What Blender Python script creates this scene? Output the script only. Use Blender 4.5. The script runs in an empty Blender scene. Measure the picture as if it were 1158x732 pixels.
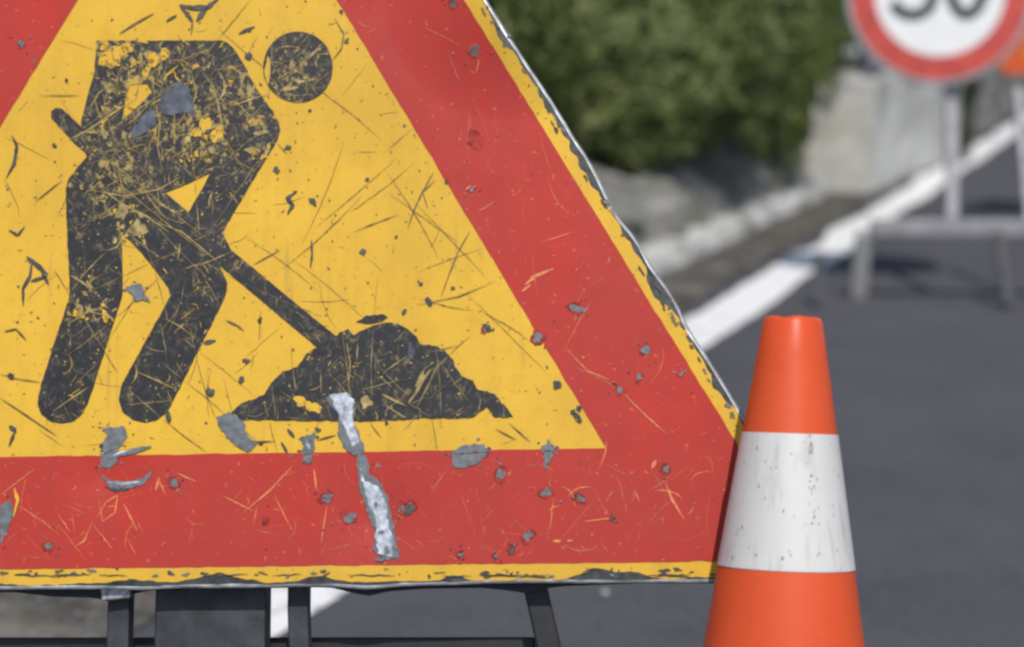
import bpy, bmesh, math, random
import numpy as np
from mathutils import Vector, Matrix, noise
from mathutils.geometry import tessellate_polygon
random.seed(11)
rng = np.random.default_rng(5)
PI = math.pi
scn = bpy.context.scene
COL = scn.collection

# ------------------------------------------------------------------ camera
F, CX, CY, YH, H = 2250.0, 579.0, 366.0, -40.0, 1.08
PITCH = math.atan((CY - YH) / F)
CAM = Vector((0, 0, H))
RX = Vector((1, 0, 0)); DV = Vector((0, math.cos(PITCH), -math.sin(PITCH))); UV = Vector((0, math.sin(PITCH), math.cos(PITCH)))
cd = bpy.data.cameras.new('camera'); cam = bpy.data.objects.new('camera', cd); COL.objects.link(cam)
cam.location = CAM; cam.rotation_euler = (PI / 2 - PITCH, 0, 0)
cd.sensor_width = 36; cd.lens = F / 1158 * 36; cd.clip_start = .05; cd.clip_end = 2000
cd.dof.use_dof = True; cd.dof.focus_distance = 1.84; cd.dof.aperture_fstop = 3.5
scn.camera = cam

def ray(px, py): return RX * ((px - CX) / F) + DV + UV * ((CY - py) / F)
def gp(px, py, z=0.0):
    r = ray(px, py); return CAM + r * ((z - H) / r.z)
def dp(px, py, Z): return CAM + ray(px, py) * Z

# ------------------------------------------------------------------ materials
def newmat(name):
    m = bpy.data.materials.new(name); m.use_nodes = True
    nt = m.node_tree; nt.nodes.clear()
    o = nt.nodes.new('ShaderNodeOutputMaterial'); b = nt.nodes.new('ShaderNodeBsdfPrincipled')
    nt.links.new(b.outputs[0], o.inputs[0])
    return m, nt, b
class G:
    def __init__(s, nt): s.nt = nt; s.co = {}
    def n(s, t, **k):
        x = s.nt.nodes.new(t)
        for a, v in k.items(): setattr(x, a, v)
        return x
    def l(s, a, b): s.nt.links.new(a, b)
    def coord(s, kind='Object', scale=(1, 1, 1), rot=(0, 0, 0), loc=(0, 0, 0)):
        tc = s.n('ShaderNodeTexCoord'); mp = s.n('ShaderNodeMapping')
        mp.inputs['Scale'].default_value = scale; mp.inputs['Rotation'].default_value = rot; mp.inputs['Location'].default_value = loc
        s.l(tc.outputs[kind], mp.inputs[0]); return mp.outputs[0]
    def noise(s, co, scale, detail=4, rough=.55, dist=0):
        x = s.n('ShaderNodeTexNoise'); x.inputs['Scale'].default_value = scale; x.inputs['Detail'].default_value = detail
        x.inputs['Roughness'].default_value = rough; x.inputs['Distortion'].default_value = dist
        s.l(co, x.inputs['Vector']); return x.outputs['Fac']
    def ramp(s, fac, stops, interp='LINEAR'):
        r = s.n('ShaderNodeValToRGB'); cr = r.color_ramp; cr.interpolation = interp
        while len(cr.elements) < len(stops): cr.elements.new(.5)
        for e, (p, c) in zip(cr.elements, stops):
            e.position = p; e.color = (*c, 1) if isinstance(c, tuple) else (c, c, c, 1)
        s.l(fac, r.inputs[0]); return r.outputs[0]
    def mix(s, fac, a, b, blend='MIX'):
        x = s.n('ShaderNodeMix', data_type='RGBA', blend_type=blend)
        for sock, v in ((x.inputs[0], fac), (x.inputs[6], a), (x.inputs[7], b)):
            if isinstance(v, (int, float)): sock.default_value = v
            elif isinstance(v, tuple): sock.default_value = (*v, 1)
            else: s.l(v, sock)
        return x.outputs[2]
    def math(s, op, a, b=0.0, c=None):
        x = s.n('ShaderNodeMath', operation=op)
        for i, v in enumerate((a, b, c)):
            if v is None: continue
            if isinstance(v, (int, float)): x.inputs[i].default_value = v
            else: s.l(v, x.inputs[i])
        return x.outputs[0]
    def bump(s, h, strength, dist, b, normal=None):
        x = s.n('ShaderNodeBump'); x.inputs['Strength'].default_value = strength; x.inputs['Distance'].default_value = dist
        s.l(h, x.inputs['Height'])
        if normal is not None: s.l(normal, x.inputs['Normal'])
        s.l(x.outputs[0], b.inputs['Normal']); return x.outputs[0]

def simple(name, col, rough=.5, metal=0, var=.12, scale=30, bumpd=0.0, spec=.5):
    m, nt, b = newmat(name); g = G(nt); co = g.coord()
    n = g.noise(co, scale, 5)
    c2 = tuple(max(0, c * (1 - var * 2.2)) for c in col); c1 = tuple(min(1, c * (1 + var)) for c in col)
    g.l(g.ramp(n, [(.3, c2), (.7, c1)]), b.inputs['Base Color'])
    b.inputs['Roughness'].default_value = rough; b.inputs['Metallic'].default_value = metal
    b.inputs['Specular IOR Level'].default_value = spec
    if bumpd: g.bump(n, .5, bumpd, b)
    return m

def iso(g, co, scale, width, dist=0.0, detail=1.5):           # thin curly lines: level lines of a noise
    n = g.noise(co, scale, detail, .5, dist)
    d = g.math('ABSOLUTE', g.math('SUBTRACT', n, .5))
    return g.ramp(d, [(0, 1.0), (width, 0.0)])
def strokes(g, rot, scale, stretch, thr):                      # straight fine scratches in one direction
    co = g.coord(rot=(0, 0, rot), scale=(1, stretch, 1), loc=(rot * 3, rot, 0))
    n = g.noise(co, scale, 2, .6)
    return g.ramp(n, [(thr, 0.0), (thr + .05, 1.0)])

def dents(g, b, extra=0.6):
    """low dents of the thin sheet, the same for every coat of paint on it"""
    co = g.coord()
    h = g.noise(co, 6, 2)
    acc = g.math('MULTIPLY', h, .35)
    for (u, v, r, k) in DENTS:
        mp = g.coord(loc=(-u / r, -v / r, 0), scale=(1 / r, 1 / r, 1 / r))
        gr = g.n('ShaderNodeTexGradient', gradient_type='SPHERICAL'); g.l(mp, gr.inputs[0])
        sm = g.math('SMOOTHSTEP' if False else 'POWER', gr.outputs['Fac'], 1.5)
        acc = g.math('ADD', acc, g.math('MULTIPLY', sm, k))
    x = g.n('ShaderNodeBump'); x.inputs['Strength'].default_value = extra; x.inputs['Distance'].default_value = .02
    g.l(acc, x.inputs['Height'])
    f = g.noise(co, 900, 3)
    g.bump(f, .12, .0004, b, x.outputs[0])

def paint(name, base, dark, speck, rough=.42, speck_thr=.70, lines=None, line_col=None, line_amt=.5, mott=.35):
    m, nt, b = newmat(name); g = G(nt); co = g.coord()
    big = g.noise(co, 7, 5, .6); mid = g.noise(co, 45, 6, .65)
    c = g.mix(g.ramp(big, [(.35, 0.0), (.72, mott)]), base, dark)
    c = g.mix(g.ramp(mid, [(.5, 0.0), (.8, mott)]), c, dark)
    runs = g.noise(g.coord(loc=(3, 8, 0), scale=(1, .12, 1)), 34, 5, .65)
    c = g.mix(g.ramp(runs, [(.50, 0.0), (.72, .55)]), c, dark)
    cloud = g.noise(g.coord(loc=(9, 4, 0)), 3.2, 4, .6); c = g.mix(g.ramp(cloud, [(.42, 0.0), (.66, .45)]), c, dark)
    grit = g.noise(co, 420, 3, .7); c = g.mix(g.ramp(grit, [(.52, 0.0), (.70, .35)]), c, dark)
    sp = g.noise(co, 160, 4, .6)
    c = g.mix(g.ramp(sp, [(speck_thr, 0.0), (speck_thr + .03, .85)]), c, speck)
    if lines:
        msk = None
        for (r, s, st, th) in lines:
            k = strokes(g, r, s, st, th); msk = k if msk is None else g.math('MAXIMUM', msk, k)
        msk = g.math('MULTIPLY', msk, g.ramp(g.noise(co, 14, 3), [(.42, 0.0), (.6, line_amt)]))
        c = g.mix(msk, c, line_col)
    g.l(c, b.inputs['Base Color']); b.inputs['Roughness'].default_value = rough
    g.l(g.ramp(mid, [(.3, rough - .08), (.7, rough + .14)]), b.inputs['Roughness'])
    b.inputs['Specular IOR Level'].default_value = .14
    dents(g, b)
    return m

# ------------------------------------------------------------------ object helpers
def link(name, me, mats, parent=None, mw=None):
    o = bpy.data.objects.new(name, me); COL.objects.link(o)
    for m in (mats if isinstance(mats, (list, tuple)) else [mats]): me.materials.append(m)
    if parent is not None:
        o.parent = parent
        if mw is not None: o.matrix_local = ROOTINV[parent.name] @ mw
    elif mw is not None: o.matrix_world = mw
    return o
ROOTINV = {}
def empty(name, loc, label, cat, group=None):
    o = bpy.data.objects.new(name, None); COL.objects.link(o); o.location = loc; o.empty_display_size = .1
    ROOTINV[o.name] = Matrix.Translation(loc).inverted()
    tag(o, label, cat, group); return o
def tag(o, label, cat, group=None):
    o['label'] = label; o['category'] = cat
    if group: o['group'] = group
    return o
def struct(o): o['kind'] = 'structure'; return o

class MB:
    """collects geometry (verts, faces, material slot)"""
    def __init__(s): s.v = []; s.f = []; s.m = []
    def poly(s, loops, mi=0):
        flat = [Vector(p) for L in loops for p in L]; base = len(s.v); s.v += flat
        for t in tessellate_polygon([[Vector((p[0], p[1], 0)) for p in L] for L in loops]):
            a, b_, c = (flat[i] for i in t)
            n = (b_ - a).cross(c - a).z
            s.f.append([base + i for i in (t if n > 0 else t[::-1])]); s.m.append(mi)
    def quadstrip(s, A, B, mi=0):
        base = len(s.v); n = len(A)
        s.v += [Vector(p) for p in A] + [Vector(p) for p in B]
        for i in range(n - 1):
            s.f.append([base + i, base + i + 1, base + n + i + 1, base + n + i]); s.m.append(mi)
    def box(s, c, ax, mi=0):
        """c centre, ax three half-axis vectors"""
        base = len(s.v); a, b_, d = ax
        for i in (-1, 1):
            for j in (-1, 1):
                for k in (-1, 1): s.v.append(c + a * i + b_ * j + d * k)
        for q in ((0, 1, 3, 2), (4, 6, 7, 5), (0, 4, 5, 1), (2, 3, 7, 6), (0, 2, 6, 4), (1, 5, 7, 3)):
            s.f.append([base + i for i in q]); s.m.append(mi)
    def mesh(s, name, smooth=False):
        me = bpy.data.meshes.new(name); me.from_pydata([tuple(x) for x in s.v], [], s.f)
        for p, m in zip(me.polygons, s.m): p.material_index = m; p.use_smooth = smooth
        me.update(); return me
def fix_normals(me):
    bm = bmesh.new(); bm.from_mesh(me); bmesh.ops.recalc_face_normals(bm, faces=bm.faces); bm.to_mesh(me); bm.free()
def bevel(o, w, seg=2):
    md = o.modifiers.new('bevel', 'BEVEL'); md.width = w; md.segments = seg; md.limit_method = 'ANGLE'; return o

# ================================================================== THE ROADWORKS SIGN
Q = (-0.29445258, 1.86620112, 0.83979787, 0.34737414, -0.07433666, 0.03280033)
SIDE_IN, SIDE_RED = 0.75932548, 1.12
def sign_frame():
    x, y, z, lean, yaw, roll = Q
    u = Vector((math.cos(yaw), math.sin(yaw), 0)); fw = Vector((-math.sin(yaw), math.cos(yaw), 0))
    v = Vector((0, 0, 1)) * math.cos(lean) + fw * math.sin(lean)
    c, s = math.cos(roll), math.sin(roll)
    return Vector((x, y, z)), u * c + v * s, v * c - u * s
SO, SU, SV = sign_frame(); SN = SU.cross(SV)
SM = Matrix(((SU.x, SV.x, SN.x, SO.x), (SU.y, SV.y, SN.y, SO.y), (SU.z, SV.z, SN.z, SO.z), (0, 0, 0, 1)))
def s2(px, py, w=0.0):
    """a point of the sign's own plane (w metres in front of it)"""
    o = SO + SN * w; r = ray(px, py); t = (o - CAM).dot(SN) / r.dot(SN)
    P = CAM + r * t - o
    return (P.dot(SU), P.dot(SV), w)
PXS = 0.00083                                             # metres per photo pixel on the sign
DENTS = [(*s2(572, 5)[:2], .115, 2.4), (*s2(425, 590)[:2], .06, -.5), (*s2(120, 540)[:2], .05, -.4)]

W_YEL, W_RED, W_BLK, W_CHIP = .0004, .0008, .0012, .0018
mat_yellow = paint('yellow_sign_paint', (.69, .415, .043), (.50, .29, .040), (.12, .10, .045), rough=.5, speck_thr=.645,
                   lines=[(.5, 60, .05, .66), (-.7, 75, .05, .67), (1.4, 60, .06, .67)], line_col=(.30, .21, .06), line_amt=.4, mott=.5)
mat_red = paint('red_sign_paint', (.44, .038, .027), (.33, .042, .036), (.50, .15, .05), rough=.5, speck_thr=.655,
                lines=[(.45, 70, .06, .70), (-.75, 80, .06, .70), (2.2, 90, .06, .70)], line_col=(.60, .15, .05), line_amt=.3, mott=.6)
mat_chip = simple('bare_zinc_grey', (.135, .15, .16), .6, .1, .2, 160)
mat_chipdark = simple('dark_worn_primer', (.055, .055, .05), .6, 0, .4, 140)
mat_silver = simple('scraped_bright_aluminium', (.47, .50, .55), .45, .4, .3, 150, .0006)
mat_scr_or = simple('orange_scratch', (.68, .20, .06), .5, 0, .2, 200)
mat_scr_yel = simple('yellow_scratch', (.37, .27, .085), .5, 0, .3, 120)
mat_scr_dk = simple('dark_scratch', (.13, .10, .04), .6, 0, .4, 120)
mat_metal_edge = simple('sign_sheet_metal', (.045, .048, .048), .5, .3, .4, 90)
mat_rim = simple('bright_folded_rim', (.55, .565, .58), .45, .2, .3, 70)
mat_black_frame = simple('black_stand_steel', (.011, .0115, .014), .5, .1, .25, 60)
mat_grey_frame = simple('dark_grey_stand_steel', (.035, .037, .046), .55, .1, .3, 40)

def black_paint():
    m, nt, b = newmat('scratched_black_film'); g = G(nt); co = g.coord()
    mott = g.noise(co, 120, 6, .7)
    c = g.ramp(mott, [(.32, (.014, .014, .017)), (.54, (.022, .022, .025)), (.74, (.062, .060, .054))])
    wear = g.ramp(g.noise(co, 9, 4, .6), [(.36, .18), (.62, 1.0)])
    i1 = iso(g, co, 42, .010, .6); i2 = iso(g, g.coord(loc=(3, 1, 0)), 75, .012, .9); i3 = iso(g, g.coord(loc=(7, 5, 0), scale=(1, .35, 1), rot=(0, 0, .6)), 60, .010, .3)
    lines = g.math('MULTIPLY', g.math('MAXIMUM', g.math('MAXIMUM', i1, i2), i3), wear)
    lines = g.math('MULTIPLY', lines, g.ramp(g.noise(co, 60, 3), [(.46, .0), (.64, .8)]))
    c = g.mix(lines, c, (.42, .31, .10))
    fl = g.noise(g.coord(loc=(2, 9, 0)), 190, 5, .7)
    c = g.mix(g.math('MULTIPLY', g.ramp(fl, [(.635, 0.0), (.72, .7)]), wear), c, (.34, .26, .095))
    # worn patches where the yellow shows through
    big = g.noise(g.coord(loc=(5, 2, 0)), 26, 7, .72); scuff = g.noise(g.coord(loc=(1, 7, 0), rot=(0, 0, .7), scale=(1, .8, 1)), 150, 7, .78)
    hit = None
    for (px, py, r) in ((150, 75, .085), (215, 140, .12), (125, 190, .09), (275, 110, .07), (90, 345, .05), (330, 80, .05)):
        q = s2(px, py); mp = g.coord(loc=(-q[0] / r, -q[1] / r, 0), scale=(1 / r, 1 / r, 1 / r)); gr = g.n('ShaderNodeTexGradient', gradient_type='SPHERICAL'); g.l(mp, gr.inputs[0])
        hit = gr.outputs['Fac'] if hit is None else g.math('MAXIMUM', hit, gr.outputs['Fac'])
    c = g.mix(g.ramp(g.math('ADD', scuff, g.math('MULTIPLY', hit, .13)), [(.635, 0.0), (.685, .8)]), c, (.42, .30, .085))
    c = g.mix(g.ramp(g.math('ADD', big, g.math('MULTIPLY', hit, .07)), [(.655, 0.0), (.69, .9)]), c, (.50, .31, .05))
    g.l(c, b.inputs['Base Color']); b.inputs['Roughness'].default_value = .5; b.inputs['Specular IOR Level'].default_value = .3
    dents(g, b); return m
mat_black = black_paint()

def jag(pts, step=4, amp=.5, closed=True):
    """ragged version of an outline in photo pixels"""
    out = []; n = len(pts)
    for i in range(n if closed else n - 1):
        a = Vector(pts[i]); b_ = Vector(pts[(i + 1) % n]); L = (b_ - a).length; k = max(1, int(L / step))
        nrm = Vector((-(b_ - a).y, (b_ - a).x)) / max(L, 1e-6)
        for j in range(k):
            p = a + (b_ - a) * (j / k)
            d = amp * (noise.noise(Vector((p.x * .23, p.y * .23, 3.3))) * 1.6 + random.uniform(-.35, .35))
            out.append((p + nrm * d)[:])
    if not closed: out.append(pts[-1])
    return out
def on(w, pts): return [s2(x, y, w) for x, y in pts]
def inside(p, poly):
    x, y = p; r = False; j = len(poly) - 1
    for i in range(len(poly)):
        xi, yi = poly[i]; xj, yj = poly[j]
        if (yi > y) != (yj > y) and x < (xj - xi) * (y - yi) / (yj - yi) + xi: r = not r
        j = i
    return r
def ribbon(mb, pts, width, w, mi, taper=True):
    n = len(pts); A = []; B = []
    for i, p in enumerate(pts):
        a = Vector(pts[max(0, i - 1)]); b_ = Vector(pts[min(n - 1, i + 1)]); t = (b_ - a)
        nr = Vector((-t.y, t.x)) / max(t.length, 1e-6)
        k = width * .5 * ((.25 + .75 * math.sin(PI * i / (n - 1))) if taper else 1) * random.uniform(.65, 1.25)
        A.append(s2(p[0] - nr.x * k, p[1] - nr.y * k, w)); B.append(s2(p[0] + nr.x * k, p[1] + nr.y * k, w))
    mb.quadstrip(A, B, mi)
def curve(x, y, ang, L, bend, n=9, wob=.6):
    pts = []; a = ang; st = L / (n - 1)
    for i in range(n):
        pts.append((x + random.uniform(-wob, wob), y + random.uniform(-wob, wob)))
        x += math.cos(a) * st; y += math.sin(a) * st; a += bend / n
    return pts
def blob(mb, x, y, rx, ry, w, mi, n=16, rough=.35, rot=0.0):
    ph = random.uniform(0, 50); L = []; n = n + 10 if n > 10 else n
    for i in range(n):
        a = 2 * PI * i / n
        k = 1 + rough * (1.1 * noise.noise(Vector((math.cos(a) * 1.0 + ph, math.sin(a) * 1.0, ph))) + .55 * noise.noise(Vector((math.cos(a) * 3.2 + ph, math.sin(a) * 3.2, ph + 5)))) * 1.2
        dx, dy = rx * k * math.cos(a), ry * k * math.sin(a)
        L.append((x + dx * math.cos(rot) - dy * math.sin(rot), y + dx * math.sin(rot) + dy * math.cos(rot)))
    mb.poly([on(w, L)], mi)
def dense(pts, n=3):
    o = []
    for a, b_ in zip(pts, pts[1:]): o += [(a[0] + (b_[0] - a[0]) * i / n, a[1] + (b_[1] - a[1]) * i / n) for i in range(n)]
    return o + [pts[-1]]

def tri_loop(side, rad, n=8, wob=None):
    """rounded equilateral triangle, centred on its incentre, in sign-plane metres (counter-clockwise)"""
    r = side / (2 * math.sqrt(3)); cor = [(-side / 2, -r), (side / 2, -r), (0, side / math.sqrt(3))]
    out = []
    for k, (x, y) in enumerate(cor):
        d = math.hypot(x, y); cx, cy = x * (1 - 2 * rad / d), y * (1 - 2 * rad / d)
        a0 = math.atan2(y, x) - PI / 3
        if rad <= 0: out.append((x, y)); continue
        for i in range(n + 1): a = a0 + (2 * PI / 3) * i / n; out.append((cx + rad * math.cos(a), cy + rad * math.sin(a)))
    return out
def resample(loop, step):
    o = []
    for i in range(len(loop)):
        a = Vector(loop[i]); b_ = Vector(loop[(i + 1) % len(loop)]); k = max(1, int((b_ - a).length / step))
        o += [(a + (b_ - a) * (j / k)) for j in range(k)]
    return o
def offset_loop(loop, f):
    o = []; n = len(loop)
    for i in range(n):
        t = loop[(i + 1) % n] - loop[i - 1]; nr = Vector((t.y, -t.x)) / max(t.length, 1e-9)
        d = f(i, loop[i]); o.append(loop[i] + nr * d)
    return o

sign = empty('roadworks_sign', (SO.x, SO.y - .2, 0), 'large scratched yellow and red triangle sign with black digging worker', 'road sign')

# --- plate: sheet with a folded rim, bent along the right edge
plate_loop = resample(tri_loop(SIDE_RED + .064, .055), .012)
def plate_wave(i, p):
    d = .0008 * noise.noise(Vector((p.x * 9, p.y * 9, 1)))
    for (px, py, amp, rad) in ((628, 119, .0025, .05), (668, 183, .002, .03), (696, 240, -.0025, .018), (722, 271, .002, .018), (757, 335, .0025, .03), (778, 373, -.001, .02), (415, 660, .003, .02), (160, 658, .0015, .02), (590, 653, -.0015, .05)):
        q = s2(px, py); dd = math.hypot(p.x - q[0], p.y - q[1]); d += amp * math.exp(-(dd / rad) ** 2)
    return d
plate_loop = offset_loop(plate_loop, plate_wave)
inner = offset_loop(plate_loop, lambda i, p: -.0028 - .0012 * noise.noise(Vector((p.x * 40, p.y * 40, 7))))
outer = offset_loop(plate_loop, lambda i, p: -.0016)
mb = MB()
mb.poly([[(p.x, p.y, 0) for p in inner]], 0)
nL = len(plate_loop)
mb.quadstrip([(p.x, p.y, 0) for p in inner + inner[:1]], [(p.x, p.y, -.0004) for p in outer + outer[:1]], 1)
mb.quadstrip([(p.x, p.y, -.0004) for p in outer + outer[:1]], [(p.x, p.y, -.0012) for p in plate_loop + plate_loop[:1]], 2)
mb.quadstrip([(p.x, p.y, -.0012) for p in plate_loop + plate_loop[:1]], [(p.x, p.y, -.022) for p in plate_loop + plate_loop[:1]], 0)
lip = offset_loop(plate_loop, lambda i, p: -.012)
mb.quadstrip([(p.x, p.y, -.022) for p in plate_loop + plate_loop[:1]], [(p.x, p.y, -.022) for p in lip + lip[:1]], 0)
mb.quadstrip([(p.x, p.y, -.022) for p in lip + lip[:1]], [(p.x, p.y, -.004) for p in lip + lip[:1]], 0)
me = mb.mesh('sign_plate'); fix_normals(me)
link('sign_plate', me, [mat_metal_edge, mat_rim, simple('dull_rim_edge', (.26, .27, .28), .55, .1, .3, 60)], sign, SM)

# --- yellow coat, its outer border eaten away in scallops
red_loop = resample(tri_loop(SIDE_RED, .035), .004)
def yel_off(i, p):
    base = .0160
    s = abs(noise.noise(Vector((p.x * 16, p.y * 16, 4)))) * .0055 + abs(noise.noise(Vector((p.x * 62, p.y * 62, 9)))) * .0065
    if p.y < -.3:                                           # bites along the lower border
        base = .0156; s = s * .55
        for (px, rad, amp) in ((245, .026, .0085), (360, .016, .006), (675, .018, .0105), (715, .015, .006), (515, .010, .005), (150, .02, .004), (-40, .03, .009)):
            s += amp * math.exp(-((p.x - s2(px, 645)[0]) / rad) ** 2)
    else:
        for (px, py, rad, amp) in ((735, 335, .016, .010), (555, 40, .015, .005), (620, 118, .010, .005), (800, 440, .012, .005)):
            q = s2(px, py); s += amp * math.exp(-(math.hypot(p.x - q[0], p.y - q[1]) / rad) ** 2)
    return max(-.001, base - s)
yel_loop = offset_loop(red_loop, yel_off)
yel = MB()
yel.poly([[(p.x, p.y, W_YEL) for p in yel_loop]], 0)        # slots: 0 yellow 1 grey chip 2 dark 3 dark scratch 4 silver

# --- red border
red_in = resample(tri_loop(SIDE_IN, 0), .006)
red = MB()
rj = offset_loop(red_loop, lambda i, p: .0007 * noise.noise(Vector((p.x * 90, p.y * 90, 2))) - (.003 * max(0, noise.noise(Vector((p.x * 30, p.y * 30, 5))) - .25)))
ri = offset_loop(red_in, lambda i, p: .0008 * noise.noise(Vector((p.x * 80, p.y * 80, 6))))
red.poly([[(p.x, p.y, W_RED) for p in rj], [(p.x, p.y, W_RED) for p in ri]], 0)   # slots: 0 red 1 grey chip 2 dark 3 orange scratch 4 silver 5 yellow

# --- the worker
BODY = [(109, 46), (180, 46), (250, 46), (257, 48), (263, 53), (275, 72), (290, 100), (309, 127), (315, 138), (317, 147), (314, 158), (305, 173), (285, 206), (262, 245), (251, 263),
        (262, 284), (246, 294), (253, 311), (257, 320), (256, 331), (250, 346), (222, 401), (193, 459), (186, 469), (176, 476), (164, 478), (150, 475), (139, 466), (134, 452), (138, 434), (161, 392),
        (185, 349), (193, 334), (190, 325), (162, 288), (138, 264), (138, 290), (139, 322), (138, 336), (118, 399), (100, 455), (94, 467), (84, 476), (72, 479), (58, 477), (47, 469), (42, 456), (45, 440),
        (62, 385), (77, 340), (79, 330), (76, 270), (74, 214), (77, 203), (86, 191), (98, 177), (88, 158), (92, 137), (99, 108), (107, 80)]
HOLE_A = [(147, 96), (166, 95), (172, 104), (155, 121), (138, 136), (142, 112)]
HOLE_B = [(187, 218), (212, 208), (238, 196), (226, 218), (213, 240), (200, 229)]
HANDLE = [(58, 133), (58, 126), (63, 122), (70, 123), (95, 146), (170, 207), (252, 275), (382, 382), (360, 394), (240, 293), (150, 219), (85, 163)]
def zz(pts): return [(240 + x / 2.895, 330 + y / 2.895) for x, y in pts]
HEAP = zz([(15, 422), (60, 398), (95, 365), (170, 338), (192, 298), (230, 262), (278, 246), (310, 200), (348, 180), (400, 150), (418, 132), (445, 122), (462, 140), (510, 118), (560, 100), (608, 104), (640, 124), (662, 140), (682, 172), (740, 178), (776, 206), (796, 240), (816, 276), (850, 292), (866, 318), (925, 336), (962, 376), (986, 412), (925, 412), (900, 378), (856, 412), (700, 415), (490, 424), (300, 422), (110, 420)])
CAP = zz([(470, 100), (505, 78), (560, 74), (576, 84), (545, 100), (510, 106)])
def disc(x, y, r, n=40): return [(x + r * math.cos(2 * PI * i / n), y + r * math.sin(2 * PI * i / n) * 1.02) for i in range(n)]
HEAD = disc(337, 76, 39.5)

fig = MB()                                                  # slots: 0 black 1 scratch 2 yellow 3 blue-grey chip 4 silver
fig.poly([on(W_BLK, jag(BODY)), on(W_BLK, jag(HOLE_A)), on(W_BLK, jag(HOLE_B, 4, .3))])
head = MB(); head.poly([on(W_BLK, jag(HEAD, 4, .4))])
hand = MB(); hand.poly([on(W_BLK + .0002, jag(HANDLE, 4, .4))])
heap = MB(); heap.poly([on(W_BLK + .0003, jag(HEAP, 3, 1.0))]); heap.poly([on(W_BLK + .0003, jag(CAP, 3, .8))])

def scratch_fill(mb, poly, n, box, wmax=2.0, mi=1, holes=(), lmin=8, lmax=46, w=W_BLK + .0006):
    x0, y0, x1, y1 = box; made = 0; tries = 0
    while made < n and tries < n * 20:
        tries += 1
        x, y = random.uniform(x0, x1), random.uniform(y0, y1)
        if not inside((x, y), poly): continue
        L = random.uniform(lmin, lmax) if random.random() < .75 else random.uniform(lmax, lmax * 1.8)
        ang = random.choice((random.gauss(-.65, .22), random.gauss(-.65, .22), random.gauss(.75, .25), random.gauss(1.45, .2), random.uniform(0, 2 * PI)))
        pts = dense(curve(x, y, ang, L, random.uniform(-.35, .35) if random.random() < .72 else random.uniform(-3.2, 3.2), 10, .45), 2)
        run = []
        for p in pts:
            if inside(p, poly) and not any(inside(p, h) for h in holes): run.append(p)
            else: break
        if len(run) < 4: continue
        ribbon(mb, run, random.uniform(.35, .8) if random.random() < .8 else random.uniform(.9, wmax), w + random.uniform(0, .0002), mi); made += 1
HS = (HOLE_A, HOLE_B)
for mb_, poly, box, n_, w_ in ((fig, BODY, (42, 44, 318, 480), 420, W_BLK + .0005), (heap, HEAP, (245, 350, 585, 478), 130, W_BLK + .0009), (head, HEAD, (297, 35, 377, 117), 50, W_BLK + .0005), (hand, HANDLE, (55, 120, 385, 395), 60, W_BLK + .0008)):
    for _ in range(n_):                                     # flecks where the film has worn through
        x, y = random.uniform(box[0], box[2]), random.uniform(box[1], box[3])
        if inside((x, y), poly) and not any(inside((x, y), h) for h in HS): blob(mb_, x, y, random.uniform(.4, 1.7), random.uniform(.4, 1.2), w_, random.choice((1, 1, 1, 2)), 8, .7, random.uniform(0, 3))
scratch_fill(fig, BODY, 105, (88, 40, 318, 250), 2.3, 1, HS)
scratch_fill(fig, BODY, 34, (88, 40, 260, 210), 2.4, 2, HS, 5, 30)
scratch_fill(fig, BODY, 60, (40, 200, 262, 480), 1.8, 1, HS)
scratch_fill(fig, BODY, 16, (40, 300, 262, 480), 1.8, 2, HS, 4, 16)
scratch_fill(head, HEAD, 34, (297, 35, 377, 117), 1.6, 1, (), 8, 40)
scratch_fill(hand, HANDLE, 26, (55, 120, 385, 395), 1.5, 1, (), 5, 18, W_BLK + .0010)
scratch_fill(heap, HEAP, 42, (245, 350, 585, 478), 2.0, 1, (), 6, 38, W_BLK + .0010)
# long traced ones
for pts, wd in (([(78, 158), (100, 147), (125, 130), (152, 112)], 2.0), ([(100, 125), (112, 105), (122, 98), (135, 110)], 1.6), ([(103, 215), (140, 222), (180, 214), (205, 200)], 1.8),
                ([(118, 216), (140, 232), (168, 246), (190, 262)], 2.0), ([(108, 168), (150, 203), (190, 236), (236, 272)], 1.0), ([(112, 190), (150, 221), (200, 262), (236, 290)], 1.0), ([(178, 252), (205, 262), (232, 284), (246, 296)], 1.8), ([(176, 118), (181, 140), (178, 165), (183, 190)], 1.6), ([(216, 80), (222, 105), (215, 128), (228, 135)], 1.8),
                ([(242, 80), (262, 76), (276, 86), (272, 102)], 1.6), ([(262, 120), (285, 112), (305, 106)], 1.8), ([(80, 365), (100, 352), (124, 358)], 2.6), ([(60, 465), (82, 450), (100, 438)], 1.6),
                ([(186, 360), (205, 370), (222, 384)], 1.6), ([(153, 420), (172, 428), (198, 440)], 1.6)):
    ribbon(fig, dense(pts, 4), wd, W_BLK + .0009, 1)
# worn-through yellow areas on the shoulders and chest
for (x, y, rx, ry, k) in ((128, 62, 9, 13, 2), (143, 54, 6, 7, 2), (118, 52, 7, 5, 2), (174, 68, 9, 8, 2), (186, 62, 6, 5, 2), (166, 80, 6, 4, 2), (152, 70, 3, 4, 2), (231, 142, 9, 6, 2), (244, 155, 6, 10, 2), (222, 150, 5, 6, 2), (248, 146, 6, 4, 2), (240, 170, 4, 4, 1), (212, 158, 5, 4, 1), (138, 240, 6, 8, 1),
                          (118, 150, 4, 6, 1), (284, 170, 7, 3, 1), (296, 150, 3, 7, 1), (88, 355, 6, 3, 2), (118, 357, 7, 2.5, 2), (96, 332, 4, 2.5, 1), (140, 152, 5, 3, 1), (206, 44, 6, 2, 2), (160, 46, 7, 2, 2), (155, 258, 8, 10, 1), (124, 100, 4, 5, 1)):
    blob(fig, x, y, rx, ry, W_BLK + .0006, k, 18, .55, random.uniform(0, 3))
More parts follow.
